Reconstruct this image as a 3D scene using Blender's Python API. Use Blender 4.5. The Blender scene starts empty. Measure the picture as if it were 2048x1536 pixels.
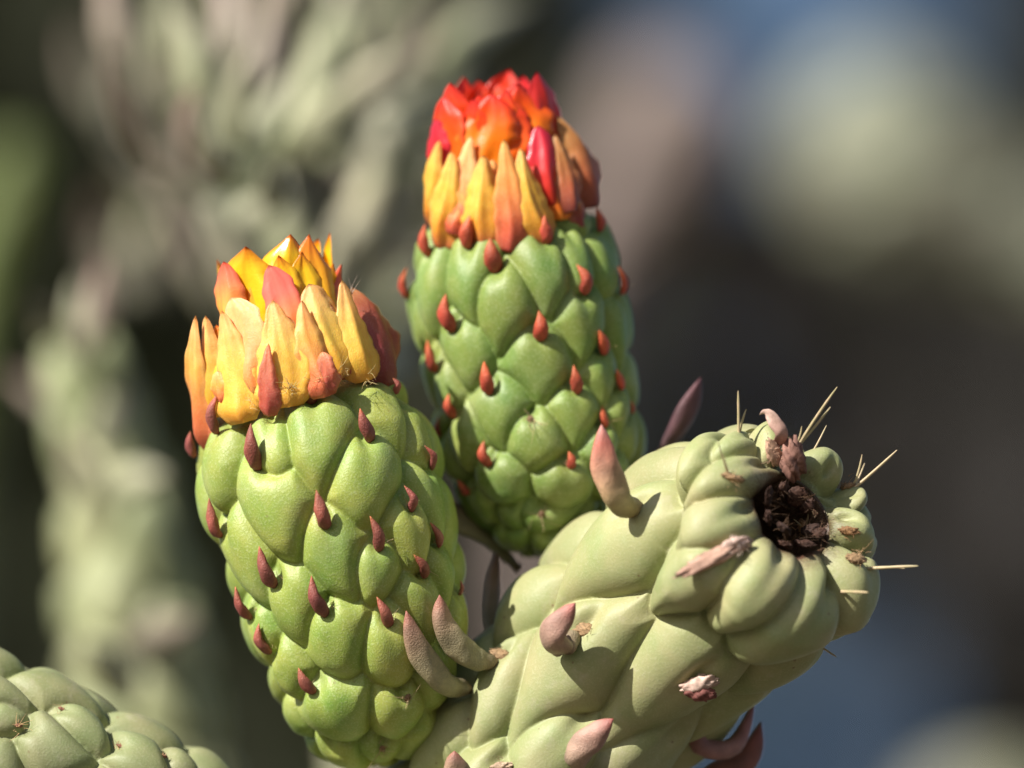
import bpy, math, random
import numpy as np
from mathutils import Vector

rng = np.random.default_rng(11)
random.seed(5)

# ------------------------------------------------------------------ camera, sky, sun
S = 7.0e-5                       # metres per modelling unit
DIST = 1.85                      # camera to plant
PITCH = math.radians(20)
F = np.array([0, math.cos(PITCH), math.sin(PITCH)])      # viewing direction
U = np.array([0, -math.sin(PITCH), math.cos(PITCH)])
R = np.array([1.0, 0, 0])
C0 = np.array([0, 0, 2.1])       # middle of the flowering branch

scene = bpy.context.scene
cam_d = bpy.data.cameras.new("camera")
cam = bpy.data.objects.new("camera", cam_d)
scene.collection.objects.link(cam)
cam.location = Vector(C0 - F * DIST)
cam.rotation_euler = (math.radians(90) + PITCH, 0, 0)
cam_d.sensor_width = 36
cam_d.lens = 36 * DIST / (2048 * S)
cam_d.clip_start = 0.05
cam_d.clip_end = 3000
cam_d.dof.use_dof = True
cam_d.dof.focus_distance = DIST - 0.0165
cam_d.dof.aperture_fstop = cam_d.lens / 60.0
scene.camera = cam

SUN = -0.59 * R + 0.67 * U - 0.45 * F
SUN = SUN / np.linalg.norm(SUN)
world = bpy.data.worlds.new("World")
scene.world = world
world.use_nodes = True
wn = world.node_tree
sky = wn.nodes.new("ShaderNodeTexSky")
sky.sky_type = 'NISHITA'
sky.sun_disc = False
sky.sun_elevation = math.asin(SUN[2])
sky.sun_rotation = math.atan2(SUN[0], SUN[1])
wn.nodes["Background"].inputs[1].default_value = 0.062
wn.links.new(sky.outputs[0], wn.nodes["Background"].inputs[0])
sl = bpy.data.lights.new("sun", 'SUN')
sl.energy = 5.0
sl.angle = math.radians(0.6)
sl.color = (1.0, 0.955, 0.88)
so = bpy.data.objects.new("sun", sl)
scene.collection.objects.link(so)
so.location = (-3, -3, 6)
so.rotation_euler = Vector(SUN).to_track_quat('Z', 'Y').to_euler()
scene.view_settings.view_transform = 'Standard'
scene.view_settings.look = 'None'
scene.view_settings.exposure = 0.78
scene.view_settings.gamma = 1.0
scene.cycles.use_denoising = True
scene.cycles.max_bounces = 6

# ------------------------------------------------------------------ helpers
def nrm(v):
    v = np.asarray(v, float)
    return v / np.maximum(np.linalg.norm(v, axis=-1, keepdims=True), 1e-12)

def L2W(p):
    """model units (x right, y down, w toward the viewer) -> metres"""
    p = np.asarray(p, float)
    return C0 + S * ((p[..., 0:1] - 1024) * R + (768 - p[..., 1:2]) * U - p[..., 2:3] * F)

def far(x, y, d):
    """a spot d metres behind the flowering branch"""
    k = (DIST + d) / DIST
    return np.array([1024 + (x - 1024) * k, 768 + (y - 768) * k, -d / S])

def farL(x, y, d):
    return L2W(far(x, y, d))

ORG = {}
def mesh_obj(name, V, faces, mat, parent=None, origin=None, col=None, smooth=True):
    V = np.asarray(V, float)
    if origin is None:
        origin = V.mean(0)
    origin = np.asarray(origin, float)
    me = bpy.data.meshes.new(name)
    if isinstance(faces, np.ndarray):
        k = faces.shape[1]
        me.vertices.add(len(V))
        me.vertices.foreach_set("co", (V - origin).astype(np.float32).ravel())
        me.loops.add(faces.size)
        me.loops.foreach_set("vertex_index", faces.astype(np.int32).ravel())
        me.polygons.add(len(faces))
        me.polygons.foreach_set("loop_start", np.arange(0, faces.size, k, dtype=np.int32))
        me.polygons.foreach_set("loop_total", np.full(len(faces), k, dtype=np.int32))
        me.update(calc_edges=True)
    else:
        me.from_pydata((V - origin).tolist(), [], faces)
        me.update()
    if smooth:
        me.polygons.foreach_set("use_smooth", np.ones(len(me.polygons), dtype=bool))
    if col is not None:
        col = np.asarray(col, float)
        if col.ndim == 1:
            col = np.tile(col, (len(V), 1))
        a = me.color_attributes.new("Col", 'FLOAT_COLOR', 'POINT')
        a.data.foreach_set("color", np.hstack([col[:, :3], np.ones((len(V), 1))]).astype(np.float32).ravel())
    me.materials.append(mat)
    o = bpy.data.objects.new(name, me)
    scene.collection.objects.link(o)
    ORG[o.name] = origin
    if parent is not None:
        o.parent = parent
        o.location = Vector(origin - ORG[parent.name])
    else:
        o.location = Vector(origin)
    return o

def empty(name, loc, label, cat, group=None):
    o = bpy.data.objects.new(name, None)
    scene.collection.objects.link(o)
    o.location = Vector(loc)
    o.empty_display_size = 0.05
    ORG[o.name] = np.asarray(loc, float)
    o["label"] = label
    o["category"] = cat
    if group:
        o["group"] = group
    return o

def catmull(P, step):
    P = np.asarray(P, float)
    out = []
    Q = np.vstack([2 * P[0] - P[1], P, 2 * P[-1] - P[-2]])
    for i in range(1, len(Q) - 2):
        n = max(2, int(np.linalg.norm(Q[i + 1] - Q[i]) / step))
        t = np.linspace(0, 1, n, endpoint=False)[:, None]
        a, b, c, d = Q[i - 1], Q[i], Q[i + 1], Q[i + 2]
        out.append(0.5 * ((2 * b) + (c - a) * t + (2 * a - 5 * b + 4 * c - d) * t**2 + (3 * b - a - 3 * c + d) * t**3))
    out.append(P[-1][None])
    return np.vstack(out)

def grid_faces(n, m):
    """n rings of m verts, closed round"""
    i = np.arange(n - 1)[:, None]
    j = np.arange(m)[None, :]
    j2 = (j + 1) % m
    return np.stack([i * m + j, i * m + j2, (i + 1) * m + j2, (i + 1) * m + j], -1).reshape(-1, 4)

# ------------------------------------------------------------------ materials
def new_mat(name):
    m = bpy.data.materials.new(name)
    m.use_nodes = True
    nt = m.node_tree
    return m, nt, nt.nodes["Principled BSDF"], nt.nodes["Material Output"]

def N(nt, kind, **kw):
    n = nt.nodes.new(kind)
    for k, v in kw.items():
        if k in n.inputs:
            n.inputs[k].default_value = v
        else:
            setattr(n, k, v)
    return n

def mix(nt, fac, a, b, mode='MIX'):
    n = nt.nodes.new("ShaderNodeMix")
    n.data_type = 'RGBA'
    n.blend_type = mode
    for sock, v in ((n.inputs[0], fac), (n.inputs[6], a), (n.inputs[7], b)):
        if isinstance(v, bpy.types.NodeSocket):
            nt.links.new(v, sock)
        else:
            sock.default_value = v if not isinstance(v, tuple) else (*v, 1.0)[:4]
    return n.outputs[2]

def ramp(nt, sock, stops):
    r = nt.nodes.new("ShaderNodeValToRGB")
    while len(r.color_ramp.elements) < len(stops):
        r.color_ramp.elements.new(0.5)
    for e, (p, c) in zip(r.color_ramp.elements, stops):
        e.position = p
        e.color = (*c, 1) if len(c) == 3 else c
    nt.links.new(sock, r.inputs[0])
    return r.outputs[0]

def plant_mat(name, rough=0.45, sss=0.2, radius=(0.9, 1.0, 0.3), sscale=0.0012, tint=((0.8, 0.9, 0.7), (1.2, 1.1, 1.1)),
              vscale=180, grain=3600, bump=0.25, speck=0.12, speck_col=(0.75, 0.8, 0.65), coat=0.0, trans=0.0, spec=0.5, dirt=0.0,
              wrinkle=0.05, sheen=0.0, bloom=0.0, spots=0.0):
    m, nt, b, out = new_mat(name)
    tc = N(nt, "ShaderNodeTexCoord")
    at = N(nt, "ShaderNodeAttribute", attribute_name="Col")
    n1 = N(nt, "ShaderNodeTexNoise", Scale=vscale, Detail=4.0, Roughness=0.6)
    nt.links.new(tc.outputs["Object"], n1.inputs["Vector"])
    t = ramp(nt, n1.outputs[0], [(0.3, tint[0]), (0.7, tint[1])])
    c = mix(nt, 1.0, at.outputs[0], t, 'MULTIPLY')
    n2 = N(nt, "ShaderNodeTexNoise", Scale=grain, Detail=2.0, Roughness=0.6)
    nt.links.new(tc.outputs["Object"], n2.inputs["Vector"])
    if speck > 0:
        f = ramp(nt, n2.outputs[0], [(0.5, (0, 0, 0)), (0.78, (speck, speck, speck))])
        g = ramp(nt, at.outputs[0], [(0.04, (0, 0, 0)), (0.12, (1, 1, 1))])
        f = mix(nt, 1.0, f, g, 'MULTIPLY')
        c = mix(nt, f, c, speck_col)
    if dirt > 0:
        n3 = N(nt, "ShaderNodeTexNoise", Scale=vscale * 2.2, Detail=7.0, Roughness=0.72)
        nt.links.new(tc.outputs["Object"], n3.inputs["Vector"])
        f = ramp(nt, n3.outputs[0], [(0.55, (0, 0, 0)), (0.75, (dirt, dirt, dirt))])
        g = ramp(nt, at.outputs[0], [(0.04, (0, 0, 0)), (0.2, (1, 1, 1))])
        f = mix(nt, 1.0, f, g, 'MULTIPLY')
        c = mix(nt, f, c, (0.42, 0.36, 0.29))
    if bloom > 0:
        n5 = N(nt, "ShaderNodeTexNoise", Scale=vscale * .9, Detail=6.0, Roughness=0.55, Distortion=.6)
        mp = N(nt, "ShaderNodeMapping")
        mp.inputs["Location"].default_value = (3.1, 1.7, 5.3)
        nt.links.new(tc.outputs["Object"], mp.inputs["Vector"])
        nt.links.new(mp.outputs[0], n5.inputs["Vector"])
        f = ramp(nt, n5.outputs[0], [(0.50, (0, 0, 0)), (0.72, (bloom, bloom, bloom))])
        f = mix(nt, 1.0, f, g, 'MULTIPLY')
        c = mix(nt, f, c, (0.42, 0.47, 0.28))
    if spots > 0:
        v5 = N(nt, "ShaderNodeTexVoronoi", Scale=420, Randomness=1.0)
        nt.links.new(tc.outputs["Object"], v5.inputs["Vector"])
        f = ramp(nt, v5.outputs["Distance"], [(0.05, (spots, spots, spots)), (0.11, (0, 0, 0))])
        sep = N(nt, "ShaderNodeSeparateColor")
        nt.links.new(v5.outputs["Color"], sep.inputs[0])
        gg = ramp(nt, sep.outputs[0], [(0.70, (0, 0, 0)), (0.74, (1, 1, 1))])
        f = mix(nt, 1.0, f, gg, 'MULTIPLY')
        c = mix(nt, f, c, (0.16, 0.10, 0.05))
    nt.links.new(c, b.inputs["Base Color"])
    b.inputs["Roughness"].default_value = rough
    b.inputs["Specular IOR Level"].default_value = spec
    b.inputs["Subsurface Weight"].default_value = sss
    b.inputs["Subsurface Radius"].default_value = radius
    b.inputs["Subsurface Scale"].default_value = sscale
    b.inputs["Coat Weight"].default_value = coat
    b.inputs["Coat Roughness"].default_value = 0.18
    b.inputs["Sheen Weight"].default_value = sheen
    # fine relief
    prev = None
    if wrinkle > 0.02:
        n4 = N(nt, "ShaderNodeTexNoise", Scale=vscale * 3.5, Detail=1.0)
        nt.links.new(tc.outputs["Object"], n4.inputs["Vector"])
        prev = N(nt, "ShaderNodeBump", Strength=wrinkle, Distance=0.0006)
        nt.links.new(n4.outputs[0], prev.inputs["Height"])
    if bump > 0:
        bp = N(nt, "ShaderNodeBump", Strength=bump * 1.4, Distance=0.0002)
        nt.links.new(n2.outputs[0], bp.inputs["Height"])
        if prev is not None:
            nt.links.new(prev.outputs[0], bp.inputs["Normal"])
        prev = bp
    if prev is not None:
        nt.links.new(prev.outputs[0], b.inputs["Normal"])
    if trans > 0:
        tr = N(nt, "ShaderNodeBsdfTranslucent")
        nt.links.new(c, tr.inputs[0])
        ms = N(nt, "ShaderNodeMixShader")
        ms.inputs[0].default_value = trans
        nt.links.new(b.outputs[0], ms.inputs[1])
        nt.links.new(tr.outputs[0], ms.inputs[2])
        nt.links.new(ms.outputs[0], out.inputs[0])
    return m

M_BUD = plant_mat("bud_skin", rough=0.47, sss=0.22, vscale=130, tint=((0.72, 0.90, 0.72), (1.38, 1.12, 1.1)), bump=0.26, speck=0.26, speck_col=(0.7, 0.75, 0.5), spec=0.4, bloom=.18, spots=.4)
M_STEM = plant_mat("stem_skin", rough=0.55, sss=0.0, vscale=120, tint=((0.80, 0.92, 0.78), (1.15, 1.05, 1.1)), grain=3000, bump=0.18, wrinkle=.03, bloom=.16, spots=.7, spec=.4, speck=0.12, speck_col=(0.7, 0.68, 0.55), dirt=0.4)
M_LEAF = plant_mat("fleshy_leaf", rough=0.55, sss=0.0, radius=(1, .5, .3), vscale=500, tint=((0.75, 0.75, 0.75), (1.25, 1.2, 1.2)), grain=4200, bump=0.5, speck=0.14, speck_col=(0.55, 0.45, 0.35), sheen=0.0)
M_BRACT = plant_mat("bract", rough=0.5, sss=0.3, radius=(1, .5, .15), sscale=0.0016, vscale=420, tint=((0.98, 0.84, 0.7), (1.12, 1.2, 1.25)), grain=4200, bump=0.25, speck=0.14, speck_col=(0.95, 0.8, 0.55), trans=0.18)
M_PETAL = plant_mat("petal", rough=0.36, sss=0.0, radius=(1, .4, .1), sscale=0.001, vscale=300, tint=((1.0, 0.9, 0.85), (1.1, 1.15, 1.15)), grain=3600, bump=0.15, speck=0.0, coat=0.3, trans=0.34)
M_WOOL = plant_mat("areole_wool", rough=0.8, sss=0.0, bump=0, wrinkle=0, vscale=900, tint=((0.6, 0.55, 0.5), (1.25, 1.2, 1.15)), speck=0.0, trans=0.25)
M_SPINE = plant_mat("spine", rough=0.4, sss=0.0, bump=0, wrinkle=0, vscale=600, speck=0.0, trans=0.15)
M_BACK = plant_mat("background_skin", rough=0.6, sss=0.0, vscale=90, tint=((0.75, 0.8, 0.7), (1.2, 1.15, 1.2)), grain=1500, bump=0, wrinkle=0, speck=0.0, dirt=0.3)
M_FOL = plant_mat("tree_leaf", rough=0.6, sss=0.0, vscale=3, tint=((0.6, 0.65, 0.6), (1.4, 1.3, 1.3)), grain=300, bump=0, wrinkle=0, speck=0.0, trans=0.2)
M_BARK = plant_mat("bark", rough=0.9, sss=0.0, vscale=14, tint=((0.6, 0.6, 0.6), (1.4, 1.35, 1.3)), grain=120, bump=0.8, speck=0.0)

# ------------------------------------------------------------------ tubercled bodies
class Body:
    pass

def make_body(axis, start_cap, end_cap, step=3.2, nseg=440):
    """axis: (x,y,w,r) from base to tip; caps: (offset along the axis end, r)"""
    A = catmull(axis, step)
    C = A[:, :3]
    r = A[:, 3]
    T = nrm(np.gradient(C, axis=0))
    if start_cap:
        cp = catmull([(0.0, r[0])] + start_cap, step)[1:]
        cp = cp[::-1]
        C = np.vstack([C[0] + T[0] * cp[:, :1], C])
        r = np.concatenate([cp[:, 1], r])
        T = np.vstack([np.tile(T[0], (len(cp), 1)), T])
    if end_cap:
        cp = catmull([(0.0, r[-1])] + end_cap, step)[1:]
        C = np.vstack([C, C[-1] + T[-1] * cp[:, :1]])
        r = np.concatenate([r, cp[:, 1]])
        T = np.vstack([T, np.tile(T[-1], (len(cp), 1))])
    r = np.maximum(r, 0.5)
    Wd = np.array([0, 0, 1.0])
    Nn = nrm(Wd - T * (T @ Wd)[:, None])
    B = nrm(np.cross(Nn, T))
    th = np.linspace(-math.pi, math.pi, nseg, endpoint=False)
    P = C[:, None] + r[:, None, None] * (np.cos(th)[None, :, None] * Nn[:, None] + np.sin(th)[None, :, None] * B[:, None])
    dt = np.gradient(P, axis=0)
    dth = np.roll(P, -1, 1) - np.roll(P, 1, 1)
    n = nrm(np.cross(dt, dth))
    # make outward on average
    rad = P - C[:, None]
    mid = len(A) // 2 + (len(C) - len(A)) // 2
    if (n[mid] * rad[mid]).sum() < 0:
        n = -n
    b = Body()
    b.P, b.n, b.T, b.C, b.r, b.th = P, n, T, C, r, th
    b.shape = P.shape[:2]
    return b

def hit(b, x, y, disp=False):
    """surface point of the near side at x, y"""
    P = b.Q if disp else b.P
    n = b.nq if disp else b.n
    ok = n[..., 2] > -0.08
    if not disp and hasattr(b, 'last_row'):
        ok = ok & (np.arange(b.shape[0])[:, None] < b.last_row)
    d = (P[..., 0] - x) ** 2 + (P[..., 1] - y) ** 2 + np.where(ok, 0, 1e9)
    # among points that are about as near, take the one closest to the viewer
    m = d.min()
    sel = np.where(d <= m + 30, P[..., 2], -1e9)
    i, j = np.unravel_index(np.argmax(sel), d.shape)
    return i, j

def add_tubercles(b, spec, W0, L0, A0, fill_skip=1.0, fill_rows=None, notch=0.6, tilt=0.3, bias=0.9, edge=0.55, dome=0.45, taper=0.55, cut=None, fill_front=1.15, zone=None, smooth=1):
    tub = []
    for s in spec:
        i, j = hit(b, s[0], s[1])
        W = s[2] if len(s) > 2 and s[2] else W0
        L = s[3] if len(s) > 3 and s[3] else L0
        Am = s[4] if len(s) > 4 and s[4] else A0
        tail = s[5] if len(s) > 5 else None
        tub.append((i, j, W, L, Am, tail))
    # the rest of the surface follows the spiral
    n, m = b.shape
    arc = np.concatenate([[0], np.cumsum(np.linalg.norm(np.diff(b.C, axis=0), axis=1) + np.abs(np.diff(b.r)) * 0.7)])
    total = arc[-1]
    cnt = int(total * 2 * math.pi * np.mean(b.r) / (W0 * L0 * 1.15))
    k = 0
    for q in range(cnt * 3):
        a = total * (q + 0.5) / (cnt * 3)
        i = int(np.searchsorted(arc, a))
        j = int(((q * 0.61803399) % 1.0) * m)
        if i >= n - 1 or b.r[i] < 12:
            continue
        if zone and not zone(b, i, j):
            continue
        p = b.P[i, j]
        front = b.n[i, j, 2] > 0.05
        need = (fill_front if front else 0.82)
        bad = False
        for (i2, j2, W, L, _, _) in tub:
            d = b.P[i2, j2] - p
            t = b.T[i]
            da = d @ t
            dc = math.sqrt(max(0, d @ d - da * da))
            if (da / (0.62 * L)) ** 2 + (dc / (1.45 * W)) ** 2 < need ** 2:
                bad = True
                break
        if not bad:
            sc = min(1.0, b.r[i] / np.mean(b.r) + 0.15)
            tub.append((i, j, W0 * sc * rng.uniform(.9, 1.1), L0 * sc * rng.uniform(.9, 1.1), A0, None))
    V = b.P.reshape(-1, 3)
    nv = len(V)
    d1 = np.full(nv, 3.0); d2 = np.full(nv, 3.2)
    ID = np.zeros(nv, int)
    own = np.zeros((nv, 4))          # s/L, x/W, amplitude of the owner
    own[:, 2] = A0
    for q, (i, j, W, L, Am, tail) in enumerate(tub):
        p0 = b.P[i, j]
        n0 = b.n[i, j]
        if tail is not None:
            ti, tj = hit(b, tail[0], tail[1])
            e = b.P[ti, tj] - p0
            L = np.linalg.norm(e)
        else:
            e = -b.T[i]
        e = nrm(e - n0 * (e @ n0))
        ex = np.cross(n0, e)
        near = np.where(((V - p0) ** 2).sum(1) < (2.0 * max(W, L)) ** 2)[0]
        D = V[near] - p0
        s_ = D @ e
        x = D @ ex
        nn = D @ n0
        a = 0.10 * L
        s0 = 0.36 * L
        up = s_ < s0
        ys = np.where(up, (s0 - s_) / (s0 + a), (s_ - s0) / (L - s0))
        We = W * np.where(up, 1.0, np.maximum(0.3, 1 - taper * np.clip(ys, 0, 1.2) ** 1.4))
        xs = np.abs(x) / We
        pw = np.where(up, 2.6, 1.9)
        d = (xs ** pw + np.maximum(ys, 0) ** pw) ** (1 / pw)
        d = d + np.maximum(0, -nn - 0.5 * W) / W * 0.7
        am = Am * (1 + 0.10 * math.sin(q * 12.9898 + 1))
        first = d < d1[near]
        d2[near] = np.where(first, d1[near], np.minimum(d2[near], d))
        d1[near] = np.where(first, d, d1[near])
        k = near[first]
        ID[k] = q + 1
        own[k, 0] = s_[first] / L
        own[k, 1] = x[first] / W
        own[k, 2] = am
    gapd = np.clip((d2 - d1) / edge, 0, 1)
    H = (1 - (1 - gapd) ** 2) ** 0.62 * 0.60 + dome * (1 - np.clip(d1, 0, 1.6) ** 2) + tilt * np.clip(1 - own[:, 0], -0.2, 1.2)
    H -= notch * np.exp(-((own[:, 1] / 0.20) ** 2 + ((own[:, 0] + 0.04) / 0.13) ** 2))
    H -= 0.15 * np.exp(-(own[:, 1] / 0.22) ** 2) * np.exp(-(own[:, 0] / 0.40) ** 2)
    H *= own[:, 2]
    H = H.reshape(b.shape)
    for _ in range(smooth):
        Hp = np.vstack([H[:1], H, H[-1:]])
        H = 0.5 * H + 0.125 * (Hp[:-2] + Hp[2:] + np.roll(H, 1, 1) + np.roll(H, -1, 1))
    b.H, b.ID = H, ID.reshape(b.shape)
    off = H - bias * A0
    if cut is not None:
        off = off * cut(b)
    b.Q = b.P + b.n * off[..., None]
    dt = np.gradient(b.Q, axis=0)
    dth = np.roll(b.Q, -1, 1) - np.roll(b.Q, 1, 1)
    nq = nrm(np.cross(dt, dth))
    b.nq = np.where((nq * b.n).sum(-1, keepdims=True) < 0, -nq, nq)
    b.tub = tub
    return b

def body_obj(name, b, mat, parent, base, var, colfn=None):
    n, m = b.shape
    V = L2W(b.Q.reshape(-1, 3))
    f = grid_faces(n, m)
    nt = b.ID.max() + 1
    r2 = np.random.default_rng(3)
    pal = np.array(base)[None] * (1 + var * r2.uniform(-1, 1, (nt, 1))) * (1 + 0.4 * var * r2.uniform(-1, 1, (nt, 3)))
    col = pal[b.ID.ravel()]
    if colfn is not None:
        col = colfn(b, col)
    # close both ends
    V = np.vstack([V, V[:m].mean(0)[None], V[-m:].mean(0)[None]])
    col = np.vstack([col, col[0], col[-1]])
    c0 = n * m
    j = np.arange(m)
    j2 = (j + 1) % m
    caps = np.concatenate([np.stack([np.full(m, c0), j2, j, j], -1)[:, :4]])
    faces = [tuple(q) for q in ()]
    me_faces = f
    o = mesh_obj(name, V, me_faces, mat, parent, origin=V[:m].mean(0), col=col)
    return o

def skin_up(base, ctrl, tip, n=14):
    t = np.linspace(0, 1, n)[:, None]
    return (1 - t) ** 2 * base + 2 * t * (1 - t) * ctrl + t ** 2 * tip

def fleshy(name, parent, pts, width, thick, nvec, cols, mat=M_LEAF, prof='leaf', n=16, m=14, rough=0.04, cup=0.0, wrink=0.0):
    """closed fleshy leaf along a spine of points (model units)"""
    C = catmull(pts, 1e9) if len(pts) < 2 else catmull(np.asarray(pts, float), np.linalg.norm(np.diff(np.asarray(pts, float), axis=0), axis=1).sum() / n)
    T = nrm(np.gradient(C, axis=0))
    Nn = np.asarray(nvec, float)
    Nn = nrm(Nn[None] - T * (T @ Nn)[:, None])
    B = np.cross(T, Nn)
    k = len(C)
    v = np.linspace(0, 1, k)
    if prof == 'leaf':
        w = np.interp(v, [0, .05, .15, .32, .5, .7, .85, .95, 1], [.45, .72, .9, 1, .93, .68, .38, .15, .0])
    elif prof == 'stub':
        w = np.interp(v, [0, .06, .2, .45, .65, .82, .93, 1], [.35, .6, .85, 1, .95, .7, .38, .0])
    elif prof == 'stalk':
        w = np.interp(v, [0, .2, .45, .65, .8, .92, 1], [.35, .42, .6, 1, .85, .45, .0])
    else:
        w = np.interp(v, [0, .1, .3, .6, .8, .93, 1], [.6, .8, 1, .85, .6, .3, .0])
    w = np.convolve(np.pad(w, 1, mode='edge'), [.2, .6, .2], 'valid')
    w[-1] = 0.02
    ph = rng.uniform(0, 6)
    th = np.linspace(0, 2 * math.pi, m, endpoint=False)
    hw = 0.5 * width * w
    P = (C[:, None] + (hw[:, None, None] * np.cos(th)[None, :, None]) * B[:, None]
         + (0.5 * thick * w[:, None, None] * np.sin(th)[None, :, None] - (cup * hw[:, None] * (np.cos(th)[None, :] ** 2))[..., None]) * Nn[:, None])
    wob = rough * width * (np.sin(th[None, :] * 2 + v[:, None] * 9 + ph) + np.sin(th[None, :] * 3 - v[:, None] * 15 + ph * 2)) * w[:, None]
    if wrink:
        wob = wob + 0.03 * wrink * width * np.sin(v[:, None] * 46 + ph + 0.8 * np.sin(3 * th[None, :])) * np.clip(1.1 - 1.6 * v, 0, 1)[:, None]
    P = P + wob[..., None] * (np.cos(th)[None, :, None] * B[:, None] + np.sin(th)[None, :, None] * Nn[:, None]) * 0.6
    cs = np.array([c for _, c in cols])
    ps = [p for p, _ in cols]
    cv = np.stack([np.interp(v, ps, cs[:, q]) for q in range(3)], -1)
    col = np.repeat(cv[:, None], m, 1) * (1 + 0.10 * np.sin(th[None, :, None] * 2 + v[:, None, None] * 7 + ph))
    V = L2W(P.reshape(-1, 3))
    base = L2W(C[0][None])
    tipp = L2W(C[-1][None])
    V = np.vstack([V, base, tipp])
    col = np.vstack([col.reshape(-1, 3), cv[0][None], cv[-1][None]])
    f = grid_faces(k, m).tolist()
    for j in range(m):
        f.append((k * m, (j + 1) % m, j))
        f.append((k * m + 1, (k - 1) * m + j, (k - 1) * m + (j + 1) % m))
    return mesh_obj(name, V, f, mat, parent, origin=base[0], col=col)

def tuft(name, parent, p, nvec, count, length, rad, col, spread=1.0, size=6, mat=M_WOOL, along=None, curl=0.5):
    """many fine curling hairs of one areole"""
    V, Fc, Cc = [], [], []
    nv = nrm(nvec)
    for q in range(count):
        d = nrm(nv + spread * rng.normal(0, 0.6, 3))
        c = p + rng.normal(0, size * 0.5, 3) - nv * 2
        if along is not None:
            c = c + along * rng.uniform(-1, 1)
        ln = length * rng.uniform(.35, 1.0)
        bend = rng.normal(0, curl, 3)
        pts = []
        for k in range(6):
            t = k / 5
            pts.append(c + d * ln * t + bend * ln * t * t)
        pts = np.array(pts)
        T = nrm(np.gradient(pts, axis=0))
        a = nrm(np.cross(T, [0.3, 0.5, 0.8]))
        bb = np.cross(T, a)
        i0 = len(V)
        cc = np.array(col) * rng.uniform(.7, 1.2)
        for k in range(6):
            rr = rad * (1 - 0.75 * k / 5)
            for z in range(3):
                an = z * 2.0944
                V.append(pts[k] + rr * (math.cos(an) * a[k] + math.sin(an) * bb[k]))
                Cc.append(cc)
        for k in range(5):
            for z in range(3):
                z2 = (z + 1) % 3
                Fc.append((i0 + 3 * k + z, i0 + 3 * k + z2, i0 + 3 * k + 3 + z2, i0 + 3 * k + 3 + z))
    return mesh_obj(name, L2W(np.array(V)), Fc, mat, parent, origin=L2W(np.asarray(p, float)[None])[0], col=np.array(Cc))

def lump(name, parent, p, nvec, along, a, b_, c, col, seed, mat=M_WOOL):
    """rough corky or woolly cushion: uneven ellipsoid"""
    r2 = np.random.default_rng(seed)
    nv = nrm(nvec)
    e1 = nrm(np.asarray(along, float) - nv * (np.asarray(along, float) @ nv))
    e2 = np.cross(nv, e1)
    n, m = 18, 26
    ph = np.linspace(0.02, math.pi - 0.02, n)
    th = np.linspace(0, 2 * math.pi, m, endpoint=False)
    rr = np.ones((n, m))
    for k in range(9):
        q, w, z = r2.integers(1, 6), r2.integers(1, 7), r2.uniform(0, 6)
        rr += 0.055 * np.sin(q * ph[:, None] * 1.7 + w * th[None] + z)
    rr += r2.normal(0, 0.07, rr.shape)
    d = (np.cos(ph)[:, None, None] * e1 * a + np.sin(ph)[:, None, None] * (np.cos(th)[None, :, None] * e2 * b_ + np.sin(th)[None, :, None] * nv * c))
    P = p + d * rr[..., None]
    col = np.array(col) * np.clip(r2.normal(1, 0.16, (n * m, 1)), .5, 1.5)
    return mesh_obj(name, L2W(P.reshape(-1, 3)), grid_faces(n, m), mat, parent, origin=L2W(np.asarray(p, float)[None])[0], col=col)

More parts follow.
